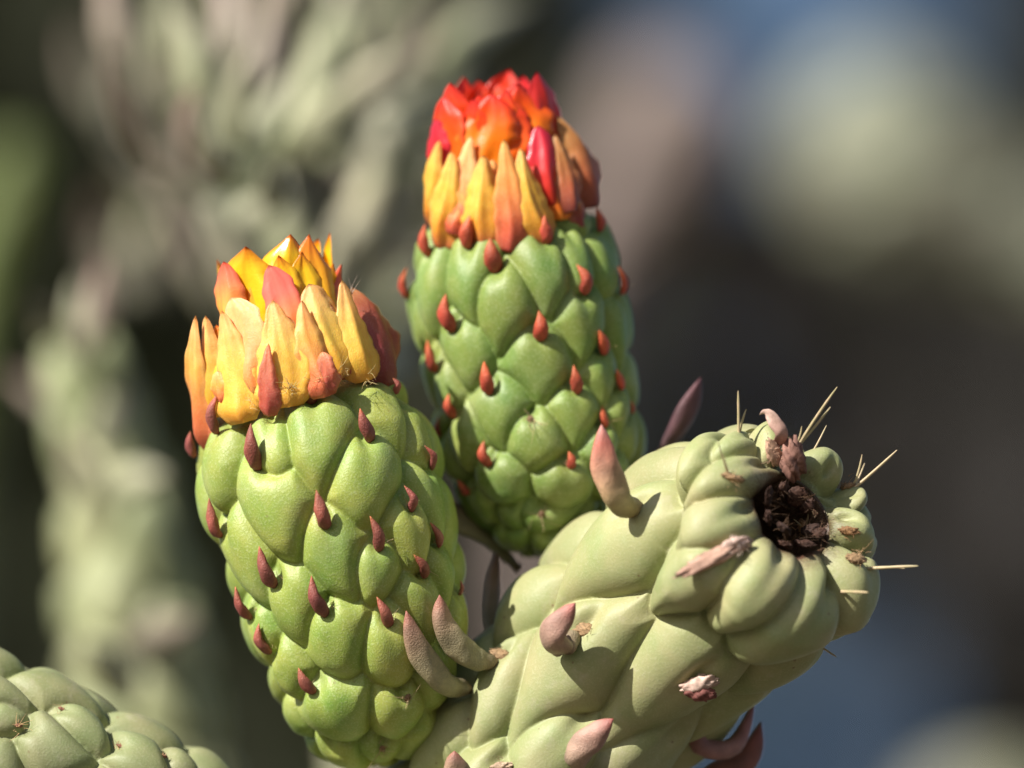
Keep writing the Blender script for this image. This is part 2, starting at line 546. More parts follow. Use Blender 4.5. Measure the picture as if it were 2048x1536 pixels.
def petal(name, parent, axis_p, axis_d, base, tip, width, Rb, Rt, side, cols, mat, prof, belly=0.0, thick=5, lean=0.0, cup=None, nv=26, nu=15, lip=0.0, yaw=0.0, kindw='p'):
    """one petal or bract of a flower about the axis axis_p + t*axis_d; base, tip given in x, y"""
    ax = nrm(axis_d)
    width = width * (1.30 if thick < 20 else 1.05)
    thick = thick * (.5 if thick < 10 else (.62 if thick < 20 else .8))
    if prof != 'petal' and thick > 6.5 and side > 0:
        Rb = Rb - 14
        dd = nrm(np.array([base[0] - tip[0], base[1] - tip[1]]))
        base = (base[0] + dd[0] * 8, base[1] + dd[1] * 8)
    def on_ring(x, y, Rr):
        # point at radius Rr from the axis on the near (+1) or far (-1) side
        q = np.array([x, y, 0.0])
        # closest axis point in x, y
        a2 = ax[:2] / np.linalg.norm(ax[:2])
        t = ((q[:2] - axis_p[:2]) @ a2) / np.linalg.norm(ax[:2])
        c = axis_p + ax * t
        off = np.linalg.norm(q[:2] - c[:2])
        dw = math.sqrt(max(0.0, Rr * Rr - off * off))
        return np.array([x, y, c[2] + side * dw]), c
    pb, cb = on_ring(*base, Rb)
    pt, ct = on_ring(*tip, Rt)
    rad_b = nrm(pb - cb)
    rad_t = nrm(pt - ct + 1e-3 * rad_b)
    if side > 0:
        rad_b = nrm(rad_b + np.array([0, 0, .45]))
        rad_t = nrm(rad_t + np.array([0, 0, .45]))
    mid = 0.5 * (pb + pt)
    rad = nrm(rad_b + rad_t)
    ln = np.linalg.norm(pt - pb)
    ctrl = mid + rad * (belly * ln)
    bendv = nrm(np.cross(pt - pb, rad)) * rng.normal(0, .035) * ln
    C = skin_up(pb, ctrl + bendv, pt, nv)
    C = C + (np.linspace(0, 1, nv) ** 6)[:, None] * (rad * rng.uniform(-.02, .05) * ln)
    T = nrm(np.gradient(C, axis=0))
    v = np.linspace(0, 1, nv)
    Nn = nrm(rad_b[None] * (1 - v[:, None]) + rad_t[None] * v[:, None])
    Nn = nrm(Nn - T * (Nn * T).sum(1, keepdims=True))
    B = np.cross(T, Nn)
    if yaw:
        Nn, B = Nn * math.cos(yaw) + B * math.sin(yaw), B * math.cos(yaw) - Nn * math.sin(yaw)
    if prof == 'bract':
        w = np.interp(v, [0, .05, .13, .28, .5, .7, .85, .94, .985, 1], [.52, .80, .95, 1, .83, .58, .36, .22, .12, .03])
    elif prof == 'blunt':
        w = np.interp(v, [0, .08, .2, .4, .6, .78, .9, .97, 1], [.35, .75, .95, 1, .97, .82, .58, .3, .05])
    else:
        w = np.interp(v, [0, .2, .45, .65, .8, .9, .95, .98, 1], [.55, .8, .98, 1, .78, .42, .2, .08, .01])
    w = np.convolve(np.pad(w, 1, mode='edge'), [.2, .6, .2], 'valid')
    w[-1] = .01
    u = np.linspace(-1, 1, nu)
    cu = cup if cup is not None else rng.uniform(.2, .55)
    hw = 0.5 * width * w
    ph = rng.uniform(0, 6)
    eL = 1 + 0.06 * np.sin(v * 15 + ph) + 0.05 * np.sin(v * 37 + 2 * ph)
    eR = 1 + 0.06 * np.sin(v * 13 + 3 * ph) + 0.05 * np.sin(v * 33 + ph)
    X = hw[:, None] * u[None] * np.where(u[None] < 0, eL[:, None], eR[:, None])
    X = X + hw[:, None] * 0.12 * np.sin(v[:, None] * 4 + ph)
    Z = -cu * hw[:, None] * (np.abs(u[None]) ** 2.0) + 0.05 * width * np.sin(u[None] * 4 + ph) * np.sin(v[:, None] * 6 + ph) * w[:, None]
    if prof != 'petal':
        Z = Z + 0.10 * width * w[:, None] * np.exp(-(u[None] / 0.35) ** 2) * np.exp(-((v[:, None] - .25) / .35) ** 2)
    fo = rng.uniform(-.5, .5)
    Z = Z + 0.07 * width * w[:, None] * (np.abs(u[None] - fo) - .5) * (rng.uniform(-1, 1.4)) + 0.018 * width * w[:, None] * np.cos(u[None] * rng.uniform(7, 12) + ph)
    Z = Z + 0.08 * width * w[:, None] * np.maximum(np.abs(u[None]) - .55, 0) * np.sin(v[:, None] * rng.uniform(7, 13) + ph * 2 + np.sign(u[None]))
    Z = Z + lip * width * np.exp(-((v[:, None] - .1) / .12) ** 2)
    th = 0.5 * thick * np.sqrt(np.clip(1 - u ** 2, 0, 1))[None] * np.clip(w[:, None], .12, 1) + 0.25
    top = C[:, None] + X[..., None] * B[:, None] + (Z + th)[..., None] * Nn[:, None]
    bot = C[:, None] + X[..., None] * B[:, None] + (Z - th)[..., None] * Nn[:, None]
    cs = np.array([c for _, c in cols])
    ps = [p for p, _ in cols]
    cv = np.stack([np.interp(v, ps, cs[:, q]) for q in range(3)], -1)
    vein = 1 - np.array([.03, .11, .15]) * (0.5 + 0.5 * np.cos(u[None, :, None] * 19 + ph + 2 * np.sin(v[:, None, None] * 3))) * (0.4 + 0.6 * v[:, None, None])
    col = np.repeat(cv[:, None], nu, 1) * vein
    # margins flush toward the tip colour
    em = (np.abs(u) ** 4)[None, :, None] * 0.35
    col = col * (1 - em) + cv[-1][None, None] * em
    V = np.concatenate([top.reshape(-1, 3), bot.reshape(-1, 3)])
    col = np.concatenate([col.reshape(-1, 3)] * 2)
    f = []
    o = nv * nu
    for i in range(nv - 1):
        for j in range(nu - 1):
            a = i * nu + j
            f.append((a, a + 1, a + nu + 1, a + nu))
            f.append((o + a, o + a + nu, o + a + nu + 1, o + a + 1))
        for j, s in ((0, 1), (nu - 1, -1)):
            a = i * nu + j
            q = (a, a + nu, o + a + nu, o + a)
            f.append(q if s > 0 else q[::-1])
    for i in (0, nv - 1):
        for j in range(nu - 1):
            a = i * nu + j
            f.append((a, o + a, o + a + 1, a + 1))
    return mesh_obj(name, L2W(V), f, mat, parent, origin=L2W(pb[None])[0], col=col)

# ------------------------------------------------------------------ ground
def ground():
    m, nt, b, out = new_mat("dry_soil")
    tc = N(nt, "ShaderNodeTexCoord")
    n1 = N(nt, "ShaderNodeTexNoise", Scale=0.6, Detail=8.0, Roughness=0.65)
    nt.links.new(tc.outputs["Object"], n1.inputs["Vector"])
    c = ramp(nt, n1.outputs[0], [(0.3, (0.07, 0.055, 0.04)), (0.7, (0.15, 0.12, 0.085))])
    nt.links.new(c, b.inputs["Base Color"])
    b.inputs["Roughness"].default_value = 0.95
    n2 = N(nt, "ShaderNodeTexNoise", Scale=35, Detail=6.0)
    nt.links.new(tc.outputs["Object"], n2.inputs["Vector"])
    bp = N(nt, "ShaderNodeBump", Strength=0.6, Distance=0.03)
    nt.links.new(n2.outputs[0], bp.inputs["Height"])
    nt.links.new(bp.outputs[0], b.inputs["Normal"])
    e = np.concatenate([-np.geomspace(900, 2, 18), [0], np.geomspace(2, 900, 18)])
    n = len(e)
    V = [(x, y, 0.04 * math.sin(x * 1.3) * math.sin(y * 0.9) - 0.02 if abs(x) < 40 and abs(y) < 40 else -0.05) for y in e for x in e]
    f = [(i * n + j, i * n + j + 1, (i + 1) * n + j + 1, (i + 1) * n + j) for i in range(n - 1) for j in range(n - 1)]
    o = mesh_obj("ground", np.array(V), f, m, None, origin=(0, 0, 0))
    o["kind"] = "structure"
ground()

def lower_stem(parent, top, top_r, foot, foot_r, col, mat=M_STEM, name="lower_stem"):
    """the stem from just under the picture down into the soil (metres)"""
    top, foot = np.asarray(top, float), np.asarray(foot, float)
    n, m = 170, 48
    t = np.linspace(0, 1, n)[:, None]
    mid = np.array([foot[0] * .75 + top[0] * .25, foot[1] * .75 + top[1] * .25, foot[2] * .45 + top[2] * .55])
    C = (1 - t) ** 2 * foot + 2 * t * (1 - t) * mid + t ** 2 * top
    T = nrm(np.gradient(C, axis=0))
    a = nrm(np.cross(T, [0, 1, 0.01]))
    b = np.cross(T, a)
    th = np.linspace(0, 2 * math.pi, m, endpoint=False)
    rr = foot_r * (1 - t) + top_r * t
    ln = np.linalg.norm(top - foot)
    z = t * ln / (top_r * 3.2)
    q = np.abs(np.sin(4 * th[None] + z * 3.1)) * np.abs(np.sin(4 * th[None] - z * 3.1))
    rad = rr * (0.93 + 0.12 * np.sqrt(q))
    P = C[:, None] + rad[..., None] * (np.cos(th)[None, :, None] * a[:, None] + np.sin(th)[None, :, None] * b[:, None])
    return mesh_obj(name, P.reshape(-1, 3), grid_faces(n, m), mat, parent, origin=foot, col=np.array(col))

# ------------------------------------------------------------------ the flowering cactus
G_BUD = (0.235, 0.305, 0.066)
G_BUD2 = (0.165, 0.235, 0.054)
G_STEM = (0.285, 0.292, 0.138)
MAROON = [(0, (0.17, 0.040, 0.032)), (.5, (0.23, 0.062, 0.048)), (.85, (0.28, 0.075, 0.048)), (1, (0.42, 0.12, 0.04))]
SCARLET = [(0, (0.32, 0.04, 0.03)), (.5, (0.42, 0.06, 0.03)), (1, (0.50, 0.12, 0.03))]

foot = np.array([-0.06, 0.05, -0.03])
cactus = empty("cactus", (foot[0], foot[1], 0), "pale green cactus in sharp focus with one yellow and one red flower bud", "cactus")

# ---- stem with the open, corky tip
stem = make_body(
    [(820, 2080, -60, 262), (905, 1850, -50, 262), (1010, 1650, -40, 260), (1115, 1490, -30, 256), (1215, 1350, -10, 254), (1325, 1230, 50, 258),
     (1420, 1152, 125, 262), (1495, 1095, 210, 258), (1548, 1052, 285, 238)],
    [(-40, 255)],
    [(30, 214), (56, 176), (72, 120), (66, 78), (26, 60), (-45, 54), (-110, 46), (-135, 30), (-142, 8)], step=3.2, nseg=520)
stem.last_row = stem.shape[0] - 84
spec = [
    (1045, 1118, 78, 0, 26, (965, 1275)), (1250, 1012, 82, 0, 28, (1095, 1195)), (1165, 1250, 100, 0, 34, (1022, 1490)),
    (1000, 1300, 66, 0, 26, (935, 1490)), (912, 1385, 70, 0, 24, (800, 1540)), (1160, 1440, 92, 0, 32, (1010, 1600)),
    (985, 1515, 75, 0, 26, (850, 1680)), (1392, 1352, 88, 0, 30, (1200, 1520)), (1345, 1480, 88, 0, 28, (1130, 1680)),
    (1468, 1066, 84, 0, 36, (1190, 1300)), (1500, 1006, 70, 0, 36, (1275, 1150)), (1524, 935, 52, 0, 34, (1330, 1010)),
    (1500, 868, 44, 0, 30, (1380, 915)), (1440, 858, 48, 0, 26, (1320, 985)), (1572, 1085, 88, 0, 40, (1405, 1290)),
    (1655, 1180, 92, 0, 38, (1400, 1360)), (1715, 1112, 74, 0, 38, (1650, 1300)), (1690, 1032, 44, 0, 36, (1745, 1110)),
    (1655, 935, 46, 0, 34, (1640, 890)), (1708, 980, 38, 0, 30, (1735, 1010)), (1560, 872, 66, 0, 34, (1500, 850)),
    (1650, 1318, 66, 0, 24, (1480, 1415)), (1560, 1400, 60, 0, 22, (1400, 1500)),
]
def not_tip(b, i, j):
    return i < len(b.C) - 120
add_tubercles(stem, spec, 90, 260, 28, notch=0.55, tilt=0.3, bias=1.1, edge=1.0, dome=.75, smooth=3, zone=not_tip, fill_front=1.75,
              cut=lambda b: np.interp(np.arange(b.shape[0]), [0, 20, b.shape[0] - 92, b.shape[0] - 66, b.shape[0] - 1], [0, 1, 1, 0.5, .15])[:, None])
def stem_col(b, col):
    n, m = b.shape
    k = np.interp(np.arange(n), [0, n - 88, n - 72, n - 1], [0, 0, 1, 1])
    j = rng.normal(0, 0.12, (n, m))
    k = np.clip(k[:, None] + j * (k[:, None] > 0.02), 0, 1).ravel()[:, None]
    brown = np.array([0.055, 0.022, 0.012]) * (1 + 0.5 * rng.normal(0, 1, (n * m, 1)).clip(-1.2, 2))
    return col * (1 - k) + brown * k
stem_o = body_obj("stem", stem, M_STEM, cactus, G_STEM, 0.06, stem_col)
stem_o["label"] = "thick pale green stem with a sunken brown corky tip"
lower_stem(cactus, L2W(np.array([[828, 2062, -60]]))[0], 256 * S, foot, 0.034, (0.30, 0.29, 0.14))

PINKL = [(0, (0.15, 0.10, 0.06)), (.25, (0.24, 0.23, 0.12)), (.6, (0.26, 0.22, 0.13)), (.85, (0.28, 0.16, 0.11)), (1, (0.30, 0.10, 0.075))]
PINKD = [(0, (0.20, 0.17, 0.10)), (.4, (0.33, 0.23, 0.17)), (.8, (0.34, 0.19, 0.15)), (1, (0.30, 0.07, 0.06))]
PURP = [(0, (0.20, 0.14, 0.12)), (.5, (0.09, 0.045, 0.055)), (1, (0.12, 0.045, 0.055))]
def sw(x, y, up=0):
    i, j = hit(stem, x, y, True)
    p = stem.Q[i, j].copy()
    return np.array([x, y, p[2] + up])
W_ = np.array([0, 0, 1.0])
wb = sw(992, 1322)[2]
fleshy("leaf", stem_o, [(992, 1322, wb - 8), (938, 1306, wb + 32), (890, 1250, wb + 60), (880, 1186, wb + 80)], 56, 38, (0.3, -0.2, 1), PINKL, prof='stub', n=34, m=20, wrink=1.0)
wb = sw(945, 1365)[2]
fleshy("leaf", stem_o, [(940, 1376, wb - 10), (886, 1358, wb + 60), (834, 1285, wb + 105), (814, 1217, wb + 125)], 54, 36, (0.3, -0.2, 1), PINKL, prof='stub', n=34, m=20, wrink=1.0)
wb = sw(1150, 1262)[2]
fleshy("leaf", stem_o, [(1152, 1264, wb - 8), (1118, 1284, wb + 35), (1106, 1258, wb + 75), (1149, 1200, wb + 100)], 62, 46, (-0.6, 0.2, 1), PINKD, prof='stub', n=30, m=20, wrink=.6)
wb = sw(1165, 1480)[2]
fleshy("leaf", stem_o, [(1172, 1500, wb - 8), (1150, 1510, wb + 30), (1165, 1484, wb + 60), (1224, 1429, wb + 92)], 58, 44, (-0.6, 0.2, 1), PINKD, prof='stub', n=30, m=20, wrink=.6)
wb = sw(950, 1560)[2]
fleshy("leaf", stem_o, [(955, 1570, wb - 5), (925, 1552, wb + 35), (912, 1525, wb + 55), (910, 1494, wb + 70)], 56, 40, (0, 0, 1), PINKL, prof='stub')
wb = sw(1268, 1012)[2]
fleshy("leaf", stem_o, [(1278, 1014, wb - 10), (1240, 1002, wb + 42), (1208, 930, wb + 70), (1200, 848, wb + 84)], 60, 42, (0.2, 0, 1),
       [(0, (0.25, 0.17, 0.10)), (.3, (0.36, 0.30, 0.14)), (.6, (0.45, 0.25, 0.16)), (.85, (0.50, 0.15, 0.11)), (1, (0.45, 0.2, 0.17))], prof='stub', n=34, m=20, wrink=.8)
fleshy("leaf", stem_o, [(1290, 1000, -150), (1328, 905, -120), (1368, 838, -90), (1403, 755, -70)], 62, 34, (.6, 0.5, 0.6), PURP, prof='stalk')
fleshy("leaf", stem_o, [(1040, 1140, -190), (980, 1085, -165), (915, 1040, -150), (846, 977, -150)], 60, 34, (0.3, -0.6, .8), PINKL, prof='stalk', n=40, m=18, wrink=1.5)
fleshy("leaf", stem_o, [(985, 1275, -215), (985, 1210, -222), (990, 1150, -222), (998, 1085, -215)], 36, 24, (0.3, 0, 1), PINKD)
fleshy("leaf", stem_o, [(1392, 1418, 40), (1400, 1490, 30), (1470, 1490, 5), (1512, 1400, -20)], 44, 40, (0.2, -0.6, 0.7), [(0, (.2, .07, .07)), (.5, (.3, .16, .15)), (1, (.22, .08, .1))], prof='leaf')
fleshy("leaf", stem_o, [(1400, 1590, -70), (1465, 1545, -90), (1505, 1505, -100), (1525, 1447, -110)], 74, 40, (0.2, -0.3, 0.9), [(0, (.22, .1, .07)), (.6, (.2, .07, .05)), (1, (.2, .05, .04))], prof='leaf')

# wool, scars and spines of the stem
def sp(x, y, up=0.0):
    i, j = hit(stem, x, y, True)
    return stem.Q[i, j] + stem.nq[i, j] * up, stem.nq[i, j]
STRAW = (0.40, 0.27, 0.15)
CREAM = (0.72, 0.58, 0.46)
for q, (x, y, a, b_, col, tl) in enumerate([(1168, 1250, 22, 14, STRAW, (1, .2)), (1002, 1302, 20, 13, STRAW, (1, .3)), (1462, 950, 22, 7, STRAW, (1, .2)),
                                (1000, 1524, 22, 8, (.5, .38, .28), (1, 0)), (1705, 1110, 22, 12, STRAW, (1, -.3)), (1545, 905, 26, 16, (.5, .33, .24), (.6, 1)),
                                (1596, 1052, 16, 12, (.42, .25, .13), (.5, 1)), (1690, 1060, 18, 8, (.3, .17, .08), (1, .1)), (1690, 965, 14, 8, (.35, .22, .12), (1, .1))]):
    p, nn = sp(x, y, 2)
    lump("areole", stem_o, p, nn, (tl[0], tl[1], 0), a, b_, 6, col, q)
    tuft("wool_tuft", stem_o, p, nn, 26, 16, 0.8, np.array(col) * 1.3, size=a * 0.9, spread=1.3)
# old woolly scar and its fibres
p, nn = sp(1418, 1108, 5)
lump("scar", stem_o, p, nn, (130, -80, 0), 72, 17, 12, (0.52, 0.34, 0.27), 41)
p2, nn = sp(1452, 1085, 12)
lump("scar", stem_o, p2, nn, (130, -60, 0), 36, 24, 13, (0.66, 0.50, 0.45), 42)
tuft("wool_tuft", stem_o, p2, nn, 90, 18, 1.0, (0.75, 0.62, 0.55), size=26, spread=1.6)
p, nn = sp(1392, 1362, 10)
lump("scar", stem_o, p, nn + np.array([0, -.3, 0]), (60, -14, 0), 32, 18, 16, (0.66, 0.50, 0.44), 43)
lump("scar", stem_o, p + np.array([2, 18, 0]), nn, (60, 4, 0), 28, 16, 14, (0.24, 0.09, 0.08), 44)
# curled dry leaf at the rim of the tip
p, nn = sp(1556, 892, 0)
fleshy("dry_leaf", stem_o, [p, p + (4, -25, 22), p + (-12, -52, 24), p + (-28, -66, 12), p + (-38, -60, 0)], 30, 7, (0.3, 0.5, 1), [(0, (.4, .22, .18)), (.5, (.55, .36, .31)), (1, (.6, .46, .4))], prof='bract', mat=M_WOOL, rough=0.08)
lump("dry_leaf", stem_o, p + np.array([28, 28, 0]), nn, (.3, 1, 0), 38, 26, 22, (0.30, 0.16, 0.13), 45)
for q, (x, y, dx, dy, up) in enumerate([(1550, 925, 3, 2, 6), (1588, 930, 2, 3, 6)]):
    p, nn = sp(x, y, up)
    lump("wool_bead", stem_o, p, nn, (1, 1, 0), 6, 5, 5, (.85, .75, .62), 60 + q)

tc, tt = stem.C[-1] + stem.T[-1] * 110, stem.T[-1]
e1_ = nrm(np.cross(tt, [0, 0, 1.0])); e2_ = np.cross(tt, e1_)
for q in range(11):
    an = q * 0.571 + rng.normal(0, .1)
    rd = e1_ * math.cos(an) + e2_ * math.sin(an)
    p = stem.C[-1] + tt * rng.uniform(175, 215) + rd * rng.uniform(50, 70)
    lump("cork_flake", stem_o, p, -rd + .6 * tt, tt, rng.uniform(14, 28), rng.uniform(10, 20), 7, np.array((.055, .024, .015)) * rng.uniform(.6, 1.4), 100 + q)
    tuft("dry_fibre", stem_o, p, -rd * .5 + tt, 14, 26, 0.9, np.array((.14, .08, .045)) * rng.uniform(.6, 1.3), size=12, spread=1.2)

def spine(x0, y0, x1, y1, w0, w1, rad, col=(0.50, 0.40, 0.26)):
    p, nn = sp(x0, y0, -4)
    a = np.array(p)
    b = np.array([x1, y1, p[2] + w1])
    n, m = 9, 7
    t = np.linspace(0, 1, n)[:, None]
    bow = np.array([rng.normal(0, .02), rng.normal(0, .02), 0]) * np.linalg.norm(b - a)
    C = a * (1 - t) + b * t + bow * 4 * t * (1 - t)
    T = nrm(b - a)
    e1 = nrm(np.cross(T, [0.2, 0.3, 0.9]))
    e2 = np.cross(T, e1)
    th = np.linspace(0, 2 * math.pi, m, endpoint=False)
    rr = 1.0 * rad * np.interp(t[:, 0], [0, .05, .8, 1], [1.1, 1, .8, .3])
    P = C[:, None] + rr[:, None, None] * (np.cos(th)[None, :, None] * e1 + np.sin(th)[None, :, None] * e2)
    mesh_obj("spine", L2W(P.reshape(-1, 3)), grid_faces(n, m), M_SPINE, stem_o, origin=L2W(a[None])[0], col=np.array(col))
for a in [(1474, 858, 1471, 781, 0, 10, 3.0), (1477, 856, 1487, 818, 0, 5, 2.4), (1606, 884, 1670, 774, 0, 30, 3.2), (1610, 880, 1657, 814, 0, 10, 3.0), (1605, 880, 1600, 852, 0, 10, 2.0),
          (1612, 880, 1648, 850, 0, -20, 2.0), (1698, 962, 1788, 899, 0, 20, 3.3), (1696, 958, 1719, 908, 0, 10, 2.6), (1704, 955, 1725, 925, 0, -20, 2.0), (1730, 1127, 1825, 1127, 0, 60, 3.4),
          (1732, 1124, 1800, 1133, 0, 20, 2.2), (1668, 1181, 1725, 1178, 0, 90, 3.6), (1454, 946, 1429, 880, 0, 40, 1.6), (1456, 948, 1440, 905, 0, 30, 1.4), (1596, 1056, 1610, 1026, 0, 40, 2.2), (1594, 1056, 1582, 1036, 0, 30, 1.8),
          (1650, 1296, 1668, 1310, 0, 10, 2.2)]:
    spine(*a)

# ---- flower buds
def make_bud(name, label, axis, bottom, top, spec, W0, L0, A0, base_col, leaflets, leaf_cols, extra_wool, thick_leaf=0.85):
    b = make_body(axis, bottom, top, step=3.0, nseg=500)
    add_tubercles(b, spec, W0, L0, A0, notch=0.55, tilt=0.16, bias=.80, edge=1.0, dome=.62, smooth=2, fill_front=1.05,
                  cut=lambda b: np.interp(np.arange(b.shape[0]), [0, 10, b.shape[0] - 40, b.shape[0] - 1], [.3, 1, 1, 0.2])[:, None])
    o = body_obj(name, b, M_BUD, cactus, base_col, 0.07)
    o["label"] = label
    for q, (bx, by, tx, ty, w) in enumerate(leaflets):
        i, j = hit(b, bx, by, True)
        p = b.Q[i, j]
        nn = b.nq[i, j]
        n0 = b.n[i, j]
        i2, j2 = hit(b, tx, ty, True)
        ln = math.hypot(tx - bx, ty - by)
        base = np.array([bx, by, p[2] - 3])
        tipw = p[2] + (p[2] - base[2]) + 0.30 * ln
        tip = np.array([tx, ty, max(tipw, min(b.Q[i2, j2][2] + 0.12 * ln, p[2] + ln))])
        w = w * rng.uniform(.88, 1.14)
        mid = 0.5 * (base + tip) + n0 * (rng.uniform(.10, .22) * ln) + np.array([rng.normal(0, .05) * ln, 0, 0])
        low = base + 0.15 * (tip - base) + n0 * (0.10 * ln)
        fleshy("leaflet", o, [base - nrm(tip - base) * 2, low, mid, tip], w * 1.05, w * thick_leaf, n0 + np.array([0, 0, .4]), [(c0, np.array(c1) * rng.uniform(.75, 1.25) * rng.uniform(.9, 1.1, 3)) for c0, c1 in leaf_cols], prof='leaf', rough=rng.uniform(.02, .06))
        wp = p + nn * 1.5 + np.array([rng.choice([-1, 1]) * w * .35, -ln * 0.25, 0])
        tuft("wool_tuft", o, wp, n0, rng.integers(5, 10), 12, 0.8, (0.62, 0.50, 0.28), size=5, spread=1.0, curl=.9)
    for (x, y, k) in extra_wool:
        i, j = hit(b, x, y, True)
        lump("areole", o, b.Q[i, j], b.n[i, j], (0, 1, 0), 9, 6, 4, (0.25, 0.15, 0.09), int(x))
        tuft("wool_tuft", o, b.Q[i, j], b.n[i, j], k, 30, 0.9, (0.55, 0.42, 0.26), size=8, spread=1.4, curl=.8)
    return b, o

LF1 = [(437, 864, 440, 786, 24), (391, 911, 382, 862, 21), (521, 934, 507, 846, 28), (628, 804, 605, 749, 30), (741, 879, 723, 816, 30), (730, 758, 699, 702, 30),
       (794, 785, 786, 756, 16), (864, 936, 850, 890, 17), (444, 1069, 422, 994, 26), (656, 1050, 637, 977, 28), (761, 1095, 743, 1029, 27), (553, 1166, 523, 1089, 27),
       (654, 1224, 627, 1147, 28), (780, 1245, 756, 1189, 27), (504, 1232, 474, 1170, 21), (542, 1301, 521, 1243, 23), (630, 1378, 600, 1331, 24), (825, 1018, 810, 969, 20),
       (879, 1089, 861, 1042, 19), (851, 1149, 829, 1106, 19), (919, 1187, 921, 1159, 11)]
SP1 = [(437, 858, 62, 230), (391, 905, 50, 230), (524, 922, 76, 245, 0, (590, 1140)), (628, 800, 84, 260, 0, (655, 1015)), (741, 874, 78, 230, 0, (720, 1080)), (732, 758, 66, 200),
       (795, 790, 56, 200), (862, 932, 50, 190), (446, 1060, 66, 200, 0, (545, 1235)), (657, 1043, 72, 190), (762, 1089, 66, 170, 0, (745, 1215)), (554, 1158, 72, 190, 0, (625, 1310)),
       (656, 1215, 84, 185, 0, (690, 1375)), (781, 1240, 72, 165), (505, 1228, 50, 170, 0, (560, 1375)), (544, 1296, 62, 160, 0, (620, 1430)), (634, 1372, 88, 150, 0, (700, 1500)),
       (825, 1012, 58, 165), (879, 1084, 54, 160), (851, 1145, 60, 160), (919, 1187, 45, 150), (812, 1385, 66, 140), (770, 1494, 60, 90), (540, 830, 60, 220), (895, 1300, 60, 150), (548, 1420, 60, 120)]
B1, bud1 = make_bud("flower_bud", "lime green bud topped with yellow petals and orange bracts",
    [(742, 1440, -5, 152), (738, 1375, 10, 186), (728, 1290, 25, 208), (708, 1195, 40, 220), (680, 1090, 50, 230), (650, 985, 55, 239), (625, 895, 55, 226), (607, 825, 55, 196)],
    [(-45, 112), (-72, 68), (-84, 30), (-90, 4)], [(34, 158), (50, 122), (58, 70)], SP1, 72, 195, 28, G_BUD, LF1, MAROON, [(812, 1390, 14), (769, 1494, 16)])

LF2 = [(991, 540, 980, 476, 32), (856, 508, 849, 448, 22), (935, 492, 940, 430, 25), (1093, 483, 1089, 430, 24), (1170, 585, 1153, 529, 26), (1244, 585, 1237, 531, 16), (813, 592, 812, 534, 20),
       (905, 658, 892, 587, 28), (1080, 677, 1077, 621, 28), (1207, 705, 1198, 660, 23), (871, 739, 854, 679, 22), (980, 784, 968, 723, 27), (1153, 783, 1147, 730, 23), (1242, 776, 1233, 737, 17),
       (908, 832, 898, 786, 19), (1207, 853, 1204, 811, 19), (880, 871, 878, 832, 12), (977, 929, 968, 881, 22), (1142, 934, 1137, 902, 21), (936, 985, 915, 959, 18), (1265, 825, 1262, 800, 10), (1200, 459, 1192, 413, 22)]
SP2 = [(991, 532, 80, 190, 0, (1000, 715)), (856, 505, 50, 180), (935, 488, 62, 190), (1093, 478, 74, 185, 0, (1115, 640)), (1170, 578, 66, 170), (1242, 580, 46, 170), (818, 588, 45, 170),
       (905, 650, 66, 165, 0, (940, 800)), (1080, 668, 78, 150), (1207, 698, 54, 140), (871, 732, 48, 150), (980, 776, 70, 140), (1153, 775, 66, 135), (1240, 772, 46, 130), (908, 826, 52, 150), (1060, 832, 76, 135),
       (1207, 848, 58, 130), (882, 868, 40, 130), (977, 922, 72, 135), (1142, 928, 76, 125), (936, 982, 52, 110), (1262, 822, 48, 125), (1081, 1022, 92, 80, 26), (1200, 455, 62, 180), (1142, 455, 54, 190), (1012, 1010, 50, 90), (1245, 900, 50, 120)]
B2, bud2 = make_bud("flower_bud", "darker green bud crowned with scarlet petals",
    [(1078, 1030, -165, 138), (1082, 985, -165, 172), (1084, 930, -165, 196), (1077, 850, -165, 202), (1062, 760, -165, 203), (1045, 660, -165, 209), (1035, 570, -165, 211), (1024, 470, -165, 186)],
    [(-42, 104), (-66, 68), (-78, 30), (-84, 4)], [(30, 160), (44, 120), (50, 60)], SP2, 66, 150, 27, G_BUD2, LF2, SCARLET, [(1060, 836, 14), (1081, 1026, 10)])

# ---- petals and bracts
YEL, YELD = (0.92, 0.64, 0.02), (0.80, 0.42, 0.012)
ORT = (0.80, 0.22, 0.02)
YP = [(0, (0.80, 0.42, .02)), (.3, YEL), (.82, YEL), (.93, (0.78, .36, .015)), (1, (.62, .12, .015))]
OP = [(0, (0.88, .48, .02)), (.4, (.90, .54, .02)), (.75, (.88, .40, .02)), (1, (.72, .14, .015))]
PK = [(0, (.90, .50, .04)), (.35, (.90, .36, .10)), (.7, (.88, .22, .17)), (1, (.84, .18, .14))]
PKO = [(0, (.90, .52, .04)), (.45, (.90, .46, .07)), (.8, (.86, .26, .13)), (1, (.74, .10, .06))]
BY = [(0, (.74, .30, .05)), (.15, (.84, .47, .05)), (.5, (.86, .54, .09)), (.85, (.86, .50, .17)), (1, (.78, .36, .12))]
BO = [(0, (.52, .10, .07)), (.25, (.70, .20, .07)), (.6, (.84, .44, .09)), (.9, (.86, .48, .18)), (1, (.76, .32, .12))]
BS = [(0, (.80, .30, .08)), (.4, (.86, .36, .13)), (.75, (.88, .48, .20)), (1, (.88, .54, .24))]
BD = [(0, (.22, .035, .045)), (.5, (.28, .05, .05)), (.8, (.42, .11, .06)), (1, (.58, .25, .1))]
FL = [(0, (.42, .07, .06)), (.4, (.52, .12, .08)), (.8, (.55, .18, .10)), (1, (.6, .2, .08))]
ap1, ad1 = np.array([607., 825., 55.]), np.array([-34., -190., 10.])
def P1(kind, *a, **k):
    return petal(kind, bud1, ap1, ad1, *a, **k)
